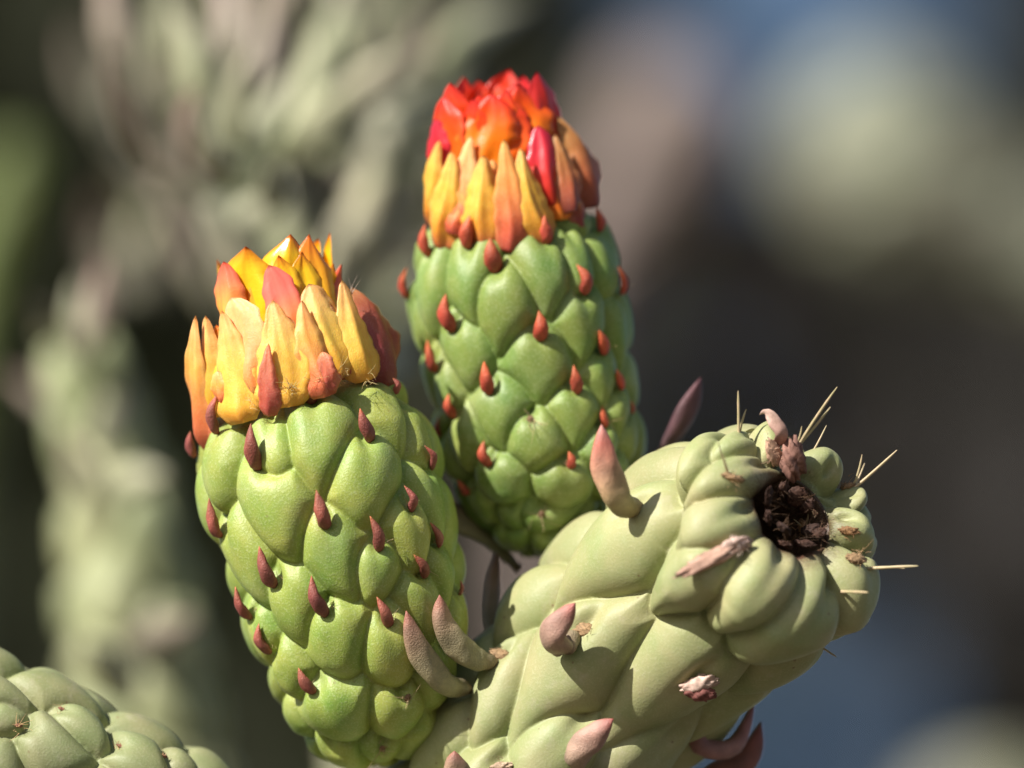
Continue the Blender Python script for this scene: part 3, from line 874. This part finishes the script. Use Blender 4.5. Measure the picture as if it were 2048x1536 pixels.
# yellow inner petals, far side first
P1("petal", (470, 700), (435, 519), 44, 95, 135, -1, YP, M_PETAL, 'petal')
P1("petal", (500, 700), (465, 515), 60, 80, 110, -1, YP, M_PETAL, 'petal')
P1("petal", (540, 690), (537, 507), 80, 80, 105, -1, YP, M_PETAL, 'petal')
P1("petal", (600, 680), (590, 492), 90, 80, 105, -1, YP, M_PETAL, 'petal')
P1("petal", (640, 670), (635, 478), 70, 80, 110, -1, YP, M_PETAL, 'petal')
P1("petal", (668, 670), (658, 466), 44, 90, 122, -1, YP, M_PETAL, 'petal')
P1("petal", (690, 690), (676, 530), 50, 110, 112, -1, PKO, M_PETAL, 'petal')
P1("petal", (560, 700), (560, 560), 90, 50, 40, 1, YP, M_PETAL, 'petal')
P1("petal", (515, 720), (498, 494), 106, 120, 100, 1, YP, M_PETAL, 'petal', belly=.06)
P1("petal", (606, 700), (584, 470), 108, 100, 85, 1, YP, M_PETAL, 'petal', belly=.05)
P1("petal", (668, 690), (619, 470), 76, 128, 92, 1, OP, M_PETAL, 'petal', belly=.06)
P1("petal", (462, 700), (452, 524), 56, 158, 132, 1, PKO, M_PETAL, 'blunt', belly=.05, thick=7)
P1("petal", (606, 720), (541, 532), 60, 150, 122, 1, PK, M_PETAL, 'blunt', belly=.07, thick=7)
P1("petal", (700, 700), (678, 548), 44, 150, 116, 1, PKO, M_PETAL, 'petal')
for (bx, by, tx, ty) in [(455, 800, 438, 650), (545, 790, 505, 640), (610, 780, 578, 636), (655, 765, 640, 622), (705, 755, 662, 610), (745, 755, 716, 618), (480, 800, 474, 655)]:
    P1("bract", (bx, by), (tx, ty), 74, 178, 160, 1, [BO, BS, OP][bx % 3], M_BRACT, 'bract', belly=.05, thick=7)
for (bx, by, tx, ty, w_) in [(480, 700, 476, 540, 46), (548, 700, 522, 528, 54), (588, 700, 560, 512, 60), (640, 690, 604, 505, 56), (655, 690, 645, 515, 46), (690, 690, 664, 528, 44), (560, 710, 545, 575, 60), (640, 705, 632, 560, 54)]:
    P1("petal", (bx, by), (tx, ty), w_, 122, 96, 1, [YP, YP, OP][bx % 3], M_PETAL, 'petal', belly=.03)
for (bx, by, tx, ty, w_) in [(930, 350, 916, 196, 48), (955, 350, 962, 186, 56), (1015, 350, 1012, 178, 60), (1070, 350, 1055, 176, 52), (1085, 350, 1090, 196, 44)]:
    petal("petal", bud2, np.array([1024., 470., -165.]), np.array([-16., -200., 20.]), (bx, by), (tx, ty), w_, 118, 96, 1,
          [(0, (.90, .34, .01)), (.5, (.90, .22, .008)), (.85, (.84, .07, .012)), (1, (.70, .03, .03))], M_PETAL, 'petal', belly=.03)
# bracts, back row then front row
P1("bract", (700, 760), (640, 640), 80, 150, 140, -1, BO, M_BRACT, 'bract', thick=9)
P1("bract", (560, 770), (520, 640), 80, 150, 150, -1, BY, M_BRACT, 'bract', thick=9)
P1("bract", (440, 810), (430, 660), 60, 176, 165, -1, BY, M_BRACT, 'bract', thick=9)
P1("bract", (517, 790), (467, 596), 86, 186, 158, 1, BS, M_BRACT, 'blunt', belly=.05, thick=9)
P1("bract", (686, 752), (621, 569), 80, 188, 146, 1, BY, M_BRACT, 'blunt', belly=.06, thick=9)
P1("bract", (786, 768), (703, 576), 104, 196, 150, 1, BD, M_BRACT, 'blunt', belly=.20, thick=9, cup=.4)
P1("bract", (430, 826), (418, 632), 66, 200, 180, 1, BY, M_BRACT, 'bract', belly=.10, thick=12)
P1("bract", (414, 886), (400, 632), 66, 216, 198, 1, BO, M_BRACT, 'bract', belly=.13, thick=14, lip=.08)
P1("bract", (492, 836), (452, 622), 78, 208, 172, 1, BY, M_BRACT, 'bract', belly=.10, thick=14, lip=.10)
P1("bract", (577, 806), (550, 602), 96, 208, 170, 1, BY, M_BRACT, 'bract', belly=.08, thick=12, lip=.06)
P1("bract", (650, 786), (608, 602), 66, 208, 172, 1, BO, M_BRACT, 'bract', belly=.08, thick=14, lip=.10)
P1("bract", (738, 752), (682, 563), 76, 206, 160, 1, BY, M_BRACT, 'bract', belly=.10, thick=12)
P1("bract", (544, 822), (542, 688), 46, 216, 208, 1, FL, M_BRACT, 'bract', belly=.12, thick=26, cup=.1)
P1("bract", (662, 776), (648, 704), 40, 216, 208, 1, FL, M_BRACT, 'blunt', belly=.12, thick=20, cup=.1, yaw=.6)
P1("bract", (450, 800), (440, 742), 30, 216, 206, 1, BO, M_BRACT, 'blunt', belly=.1, thick=16, cup=.1)
for (x, y, k) in [(585, 775, 26), (640, 760, 16), (690, 740, 14), (505, 800, 10), (745, 760, 10)]:
    c = np.array([x, y, 55 + math.sqrt(max(0, 212 ** 2 - (x - 600) ** 2))])
    tuft("wool_tuft", bud1, c, (0, -.4, 1), k, 20, 0.7, (0.75, 0.62, 0.30), size=12, spread=1.6, curl=.9)
tuft("wool_tuft", bud1, np.array([704, 590, 165.]), (0.1, -1, 0.2), 9, 28, 0.8, (0.5, 0.42, 0.36), size=3, spread=.5)

RD = [(0, (.86, .22, .01)), (.4, (.88, .15, .008)), (.8, (.82, .06, .012)), (1, (.66, .03, .03))]
RO = [(0, (.88, .30, .01)), (.5, (.90, .24, .008)), (.8, (.86, .09, .01)), (1, (.72, .03, .03))]
RP = [(0, (.66, .05, .02)), (.5, (.70, .03, .035)), (1, (.62, .03, .07))]
RR = [(0, (.66, .04, .02)), (.5, (.74, .045, .018)), (1, (.60, .025, .04))]
CY = [(0, (.50, .10, .05)), (.2, (.74, .32, .03)), (.6, (.84, .48, .06)), (1, (.82, .46, .13))]
CO = [(0, (.40, .06, .05)), (.25, (.60, .12, .05)), (.6, (.78, .30, .07)), (1, (.80, .42, .12))]
CD = [(0, (.22, .04, .04)), (.3, (.42, .10, .04)), (.7, (.50, .20, .06)), (1, (.54, .24, .08))]
ap2, ad2 = np.array([1024., 470., -165.]), np.array([-16., -200., 20.])
def P2(kind, *a, **k):
    return petal(kind, bud2, ap2, ad2, *a, **k)
P2("petal", (930, 340), (926, 148), 60, 90, 116, -1, RD, M_PETAL, 'petal')
P2("petal", (960, 340), (957, 155), 70, 80, 105, -1, RO, M_PETAL, 'petal')
P2("petal", (995, 340), (988, 152), 80, 80, 105, -1, RO, M_PETAL, 'petal')
P2("petal", (1020, 330), (1018, 134), 84, 80, 108, -1, RD, M_PETAL, 'petal')
P2("petal", (1060, 330), (1048, 146), 80, 80, 105, -1, RR, M_PETAL, 'petal')
P2("petal", (1090, 330), (1076, 150), 56, 100, 112, -1, RR, M_PETAL, 'petal')
P2("petal", (975, 340), (960, 215), 90, 40, 20, 1, RO, M_PETAL, 'petal')
P2("petal", (1040, 340), (1030, 200), 90, 40, 20, 1, RO, M_PETAL, 'petal')
P2("petal", (905, 340), (902, 163), 64, 125, 118, 1, RD, M_PETAL, 'petal', belly=.04)
P2("petal", (1106, 350), (1071, 142), 70, 130, 100, 1, RR, M_PETAL, 'petal', belly=.05)
P2("petal", (1048, 350), (1034, 166), 112, 122, 92, 1, RO, M_PETAL, 'petal', belly=.04, cup=.3)
P2("petal", (965, 360), (984, 186), 96, 140, 110, 1, RO, M_PETAL, 'petal', belly=.03, cup=.25)
P2("petal", (1000, 360), (945, 196), 70, 132, 112, 1, RD, M_PETAL, 'petal', belly=.02, cup=.3)
P2("petal", (1010, 350), (1004, 200), 76, 128, 104, 1, RD, M_PETAL, 'petal', belly=.04, cup=.3)
P2("petal", (896, 360), (884, 190), 66, 148, 138, 1, RD, M_PETAL, 'petal', belly=.05)
P2("petal", (876, 380), (872, 236), 50, 160, 152, 1, RP, M_PETAL, 'blunt', belly=.05)
P2("petal", (1110, 410), (1076, 250), 58, 168, 128, 1, RP, M_PETAL, 'blunt', belly=.12, thick=8, cup=.5)
P2("bract", (990, 410), (985, 300), 90, 150, 150, -1, CO, M_BRACT, 'bract', thick=9)
P2("bract", (1130, 410), (1100, 280), 70, 150, 140, -1, CO, M_BRACT, 'bract', thick=9)
P2("bract", (915, 420), (900, 290), 70, 150, 150, -1, CO, M_BRACT, 'bract', thick=9)
for (bx, by, tx, ty) in [(900, 450, 905, 320), (942, 455, 930, 330), (990, 460, 985, 318), (1040, 455, 1025, 325), (1072, 450, 1070, 330), (1120, 440, 1100, 318)]:
    P2("bract", (bx, by), (tx, ty), 66, 168, 150, 1, [CO, RD, CD][bx % 3], M_BRACT, 'bract', belly=.05, thick=7)
P2("bract", (1190, 412), (1118, 230), 84, 180, 128, 1, CD, M_BRACT, 'bract', belly=.14, thick=10)
P2("bract", (1148, 424), (1110, 268), 60, 184, 140, 1, CD, M_BRACT, 'bract', belly=.08, thick=10)
P2("bract", (924, 424), (942, 273), 54, 176, 148, 1, BS, M_BRACT, 'bract', belly=.06, thick=12)
P2("bract", (862, 440), (881, 280), 54, 184, 164, 1, CY, M_BRACT, 'bract', belly=.10, thick=12)
P2("bract", (884, 488), (904, 302), 62, 196, 170, 1, CY, M_BRACT, 'bract', belly=.08, thick=14)
P2("bract", (962, 482), (966, 310), 74, 196, 168, 1, CY, M_BRACT, 'bract', belly=.07, thick=16)
P2("bract", (1018, 496), (1007, 279), 58, 198, 164, 1, CO, M_BRACT, 'bract', belly=.08, thick=18, cup=.2)
P2("bract", (1092, 480), (1041, 296), 62, 198, 164, 1, CY, M_BRACT, 'bract', belly=.09, thick=16, yaw=-.2)
P2("bract", (1048, 470), (1046, 380), 60, 180, 170, 1, CO, M_BRACT, 'bract', thick=10)
P2("bract", (910, 470), (915, 380), 60, 180, 172, 1, CO, M_BRACT, 'bract', thick=10)
P2("bract", (1165, 452), (1155, 404), 34, 192, 184, 1, BD, M_BRACT, 'blunt', thick=14)

# ------------------------------------------------------------------ the neighbouring cactus stem at the lower left
foot2 = np.array([0.05, 0.02, -0.03])
c2 = empty("cactus", (foot2[0], foot2[1], 0), "bare leafless cactus stem of rounded overlapping knobs, leaning beside the flowering one", "cactus")
b = make_body([(640, 2150, 20, 215), (520, 1930, 20, 215), (400, 1800, 25, 215), (272, 1680, 30, 215), (108, 1590, 30, 212), (-55, 1505, 30, 205), (-190, 1415, 30, 170)],
              [(-30, 210)], [(30, 130), (50, 60), (55, 5)], step=3.6, nseg=420)
add_tubercles(b, [(55, 1447, 80, 0, 30, (215, 1530)), (122, 1410, 60, 0, 28, (245, 1500)), (238, 1484, 80, 0, 30, (385, 1570)), (332, 1500, 58, 0, 26, (430, 1560)), (-50, 1370, 70, 0, 26, (90, 1400)),
                  (-30, 1400, 60, 0, 26, (90, 1450)), (-30, 1490, 70, 0, 28, (60, 1580)), (185, 1545, 70, 0, 28, (320, 1650)), (385, 1570, 70, 0, 28, (500, 1700))],
              82, 210, 28, notch=0.5, tilt=0.5, bias=1.2, edge=.9, dome=.9, fill_front=1.05)
st2 = body_obj("stem", b, M_STEM, c2, (0.225, 0.235, 0.115), 0.06)
lower_stem(c2, L2W(np.array([[632, 2138, 20]]))[0], 212 * S, foot2, 0.034, (0.27, 0.26, 0.13))
for (x, y, k) in [(48, 1447, 22), (126, 1412, 10), (243, 1484, 12), (335, 1503, 8)]:
    i, j = hit(b, x, y, True)
    lump("areole", st2, b.Q[i, j], b.n[i, j], (1, .2, 0), 9, 4, 3, (0.30, 0.14, 0.10), int(x))
    tuft("wool_tuft", st2, b.Q[i, j], b.n[i, j] + np.array([0, -.6, 0]), k, 18, 0.8, (0.65, 0.45, 0.25), size=10, spread=1.0)

# ------------------------------------------------------------------ cacti behind
def back_cactus(label, axis_px, depth, col, leaves, foot, W0=95, L0=220, A0=46, name="cactus", group=None):
    """axis_px: (x, y, r) as they stand depth metres behind; leaves: (x0,y0,x1,y1,width,dd)"""
    e = empty(name, (foot[0], foot[1], 0), label, "cactus", group)
    k = (DIST + depth) / DIST
    ax = []
    for (x, y, r) in axis_px:
        p = far(x, y, depth)
        ax.append((p[0], p[1], p[2], r * k))
    rt = ax[-1][3]
    bb = make_body(ax, [(-20, ax[0][3] * .98)], [(rt * .45, rt * .8), (rt * .75, rt * .4), (rt * .85, 4)], step=9, nseg=150)
    add_tubercles(bb, [], W0 * k, L0 * k, A0 * k, notch=0.4, tilt=.4, bias=1.0, fill_front=.85)
    st = body_obj("stem", bb, M_BACK, e, col, 0.12)
    lower_stem(e, L2W(np.array([ax[0][:3]]))[0], ax[0][3] * S * .97, np.array([foot[0], foot[1], -0.03]), ax[0][3] * S * 1.1, np.array(col) * .8, mat=M_BACK)
    for (x0, y0, x1, y1, w, d0, d1, cc) in leaves:
        a = far(x0, y0, depth + d0)
        z = far(x1, y1, depth + d1)
        side = np.array([-(z - a)[1], (z - a)[0], 0]) * rng.uniform(-.10, .10)
        fleshy("leaf", st, [a, a * .65 + z * .35 + side, a * .3 + z * .7 + side * .8, z], w * k * 1.05, w * k * .8, (0, 0, 1), cc, mat=M_BACK, n=10, m=10)
    return e

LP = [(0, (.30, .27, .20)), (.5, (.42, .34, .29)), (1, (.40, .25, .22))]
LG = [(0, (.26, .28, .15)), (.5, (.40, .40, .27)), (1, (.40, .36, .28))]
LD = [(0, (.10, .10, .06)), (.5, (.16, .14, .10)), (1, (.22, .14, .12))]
# knobbly upright one
back_cactus("pale knobbly cactus stem with pinkish leaf tips, standing just behind the bare knobby one",
    [(330, 1900, 150), (305, 1650, 155), (280, 1400, 150), (255, 1180, 126), (230, 980, 110), (190, 820, 90), (150, 690, 70)], 0.22, (0.28, 0.295, 0.16),
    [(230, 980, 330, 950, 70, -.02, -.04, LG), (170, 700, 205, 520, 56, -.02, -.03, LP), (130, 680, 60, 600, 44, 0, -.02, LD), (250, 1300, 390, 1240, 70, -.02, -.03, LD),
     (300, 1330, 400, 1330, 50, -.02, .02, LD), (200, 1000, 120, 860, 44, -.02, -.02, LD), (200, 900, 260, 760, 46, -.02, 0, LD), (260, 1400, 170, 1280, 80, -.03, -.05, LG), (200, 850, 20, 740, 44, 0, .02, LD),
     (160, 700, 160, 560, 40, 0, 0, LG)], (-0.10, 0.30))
# leafy ones above
back_cactus("leafy cactus with many long pale finger leaves spreading upward behind the yellow bud",
    [(760, 1750, 60), (740, 1300, 62), (690, 1000, 62), (590, 760, 58), (490, 570, 50), (430, 420, 40)], 0.17, (0.16, 0.15, 0.10),
    [(300, 330, 212, 120, 50, -.02, -.04, LP), (420, 420, 300, 330, 40, 0, 0, LD), (405, 330, 385, 180, 52, -.03, -.04, LP), (455, 360, 430, 290, 60, -.03, -.05, LG), (390, 200, 350, 20, 60, 0, 0, LG),
     (480, 300, 505, 90, 52, -.02, -.03, LG), (470, 330, 600, 130, 50, -.01, 0, LG), (560, 290, 620, 60, 46, .02, .03, LG), (450, 120, 430, -90, 50, .02, .03, LP), (240, 120, 215, -80, 56, .02, .02, LP),
     (340, 120, 330, -80, 40, .03, .03, LG), (540, 420, 530, 330, 60, -.02, -.04, LG), (440, 460, 560, 400, 70, 0, 0, LG), (430, 640, 330, 420, 40, .02, .02, LD), (620, 200, 700, -60, 50, .02, .04, LG),
     (500, 200, 530, -60, 44, .04, .05, LP), (560, 60, 590, -80, 44, .03, .03, LD), (700, 120, 640, -60, 40, .05, .05, LG)], (-0.02, 0.36), W0=60, L0=140, A0=12)
back_cactus("cactus branch curving up with thick pale leaves, beside the red bud",
    [(700, 1750, 40), (690, 1200, 42), (660, 850, 42), (650, 640, 42), (690, 500, 42), (745, 390, 40), (775, 260, 34)], 0.22, (0.34, 0.32, 0.22),
    [(560, 330, 800, 100, 76, -.02, -.05, LG), (640, 330, 770, 190, 60, -.02, -.02, LG), (790, 160, 870, 90, 44, 0, 0, LD), (870, 120, 1060, 0, 60, .02, .05, LG), (740, 260, 840, 200, 60, 0, .02, LG), (620, 560, 560, 330, 60, 0, 0, LG),
     (620, 650, 720, 560, 60, 0, .02, LD), (680, 500, 830, 420, 60, .03, .06, LD), (700, 740, 820, 700, 90, 0, .03, LG), (775, 250, 860, 20, 56, .02, .04, LD)], (0.03, 0.40), W0=50, L0=120, A0=10)
back_cactus("bright green smooth cactus stem far behind the pale knobbly one",
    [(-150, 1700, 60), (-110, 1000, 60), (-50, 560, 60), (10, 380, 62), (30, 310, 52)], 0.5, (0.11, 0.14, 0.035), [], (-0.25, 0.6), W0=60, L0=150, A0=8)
rl = []
for q in range(46):
    x0, y0 = rng.uniform(230, 930), rng.uniform(-40, 720)
    an = rng.normal(-1.5, .45) + (x0 - 480) * .0009
    ln = rng.uniform(130, 230)
    rl.append((x0, y0, x0 + ln * math.cos(an), y0 + ln * math.sin(an), rng.uniform(34, 60), rng.uniform(-.05, .1), rng.uniform(-.05, .12), [LG, LD, LG, LP, LD][q % 5]))
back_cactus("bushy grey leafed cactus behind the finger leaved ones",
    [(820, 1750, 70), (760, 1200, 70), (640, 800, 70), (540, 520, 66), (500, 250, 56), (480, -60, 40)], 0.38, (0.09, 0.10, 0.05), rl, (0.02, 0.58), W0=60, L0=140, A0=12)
# heavily out of focus ones on the right
back_cactus("pinkish grey cactus arm ending in a blunt head, behind the red bud",
    [(1090, 1650, 60), (1095, 1200, 62), (1105, 800, 66), (1150, 560, 78), (1235, 420, 100), (1310, 310, 130), (1345, 220, 138)], 0.85, (0.185, 0.145, 0.13), [], (0.15, 0.95), W0=70, L0=160, A0=20)
back_cactus("stout pale grey green cactus arm bending in past the corky tip, farther back",
    [(2560, 1500, 80), (2540, 1100, 80), (2420, 760, 75), (2200, 560, 80), (1990, 440, 120), (1810, 350, 185), (1720, 260, 175)], 0.9, (0.22, 0.225, 0.165), [], (0.33, 1.0), W0=90, L0=200, A0=26)
back_cactus("short grey green cactus stump low behind the corky tip",
    [(2020, 2300, 170), (2010, 2000, 175), (1990, 1800, 175), (1975, 1660, 160)], 0.9, (0.24, 0.25, 0.17), [], (0.18, 0.95), W0=90, L0=200, A0=26)

# ------------------------------------------------------------------ dark trees beyond
def tree(name, label, foot, height, crown_c, crown_r, n, leaf, col, gaps, seed):
    r2 = np.random.default_rng(seed)
    e = empty(name, (foot[0], foot[1], 0), label, "tree", "dark trees beyond the cacti")
    foot = np.array([foot[0], foot[1], -0.05])
    crown_c = np.asarray(crown_c, float)
    crown_r = np.asarray(crown_r, float)
    # trunk and limbs
    V, Fc = [], []
    def limb(a, b, ra, rb, sag):
        n_, m_ = 10, 9
        t = np.linspace(0, 1, n_)[:, None]
        C = a * (1 - t) + b * t + sag * 4 * t * (1 - t)
        T = nrm(np.gradient(C, axis=0))
        e1 = nrm(np.cross(T, [0.31, 0.92, 0.2]))
        e2 = np.cross(T, e1)
        th = np.linspace(0, 2 * math.pi, m_, endpoint=False)
        rr = (ra * (1 - t) + rb * t)
        P = C[:, None] + (rr * (1 + .08 * np.sin(3 * th[None] + 5 * t)))[..., None] * (np.cos(th)[None, :, None] * e1[:, None] + np.sin(th)[None, :, None] * e2[:, None])
        o = len(V)
        V.extend(P.reshape(-1, 3).tolist())
        Fc.extend((grid_faces(n_, m_) + o).tolist())
    top = crown_c + np.array([0, 0, crown_r[2] * .3])
    limb(foot, top, 0.11, 0.035, r2.normal(0, .05, 3))
    for q in range(12):
        t = r2.uniform(.45, .95)
        a = foot * (1 - t) + top * t
        d = nrm(r2.normal(0, 1, 3) + np.array([0, 0, .3]))
        limb(a, crown_c + d * crown_r * .8, 0.035, 0.008, r2.normal(0, .06, 3))
    mesh_obj("trunk", np.array(V), Fc, M_BARK, e, origin=foot, col=np.array((.055, .045, .038)))
    # crown of separate leaves in clumps
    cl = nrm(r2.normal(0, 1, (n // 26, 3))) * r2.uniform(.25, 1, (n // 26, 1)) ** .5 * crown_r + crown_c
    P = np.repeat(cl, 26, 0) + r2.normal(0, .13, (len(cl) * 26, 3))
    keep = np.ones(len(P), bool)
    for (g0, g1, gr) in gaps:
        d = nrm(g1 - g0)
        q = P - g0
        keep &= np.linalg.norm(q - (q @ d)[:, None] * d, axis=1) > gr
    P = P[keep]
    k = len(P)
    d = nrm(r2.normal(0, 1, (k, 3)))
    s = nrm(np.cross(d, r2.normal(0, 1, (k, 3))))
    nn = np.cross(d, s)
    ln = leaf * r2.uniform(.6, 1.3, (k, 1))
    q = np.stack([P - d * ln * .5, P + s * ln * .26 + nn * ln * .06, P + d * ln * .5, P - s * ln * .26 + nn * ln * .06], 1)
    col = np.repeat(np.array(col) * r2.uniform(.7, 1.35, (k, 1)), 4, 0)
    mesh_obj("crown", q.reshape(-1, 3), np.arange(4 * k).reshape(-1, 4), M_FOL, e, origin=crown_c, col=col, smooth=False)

def gap(x, y, r, d0=3.0, d1=6.0):
    """an opening through a crown"""
    k = (DIST + 4.2) / DIST
    return (farL(x, y, d0), farL(x, y, d1), r * S * k)
GAPS = [gap(1620, -70, 380), gap(1590, 1480, 255), gap(1350, 870, 130)]
ctr = farL(1024, 768, 4.2)
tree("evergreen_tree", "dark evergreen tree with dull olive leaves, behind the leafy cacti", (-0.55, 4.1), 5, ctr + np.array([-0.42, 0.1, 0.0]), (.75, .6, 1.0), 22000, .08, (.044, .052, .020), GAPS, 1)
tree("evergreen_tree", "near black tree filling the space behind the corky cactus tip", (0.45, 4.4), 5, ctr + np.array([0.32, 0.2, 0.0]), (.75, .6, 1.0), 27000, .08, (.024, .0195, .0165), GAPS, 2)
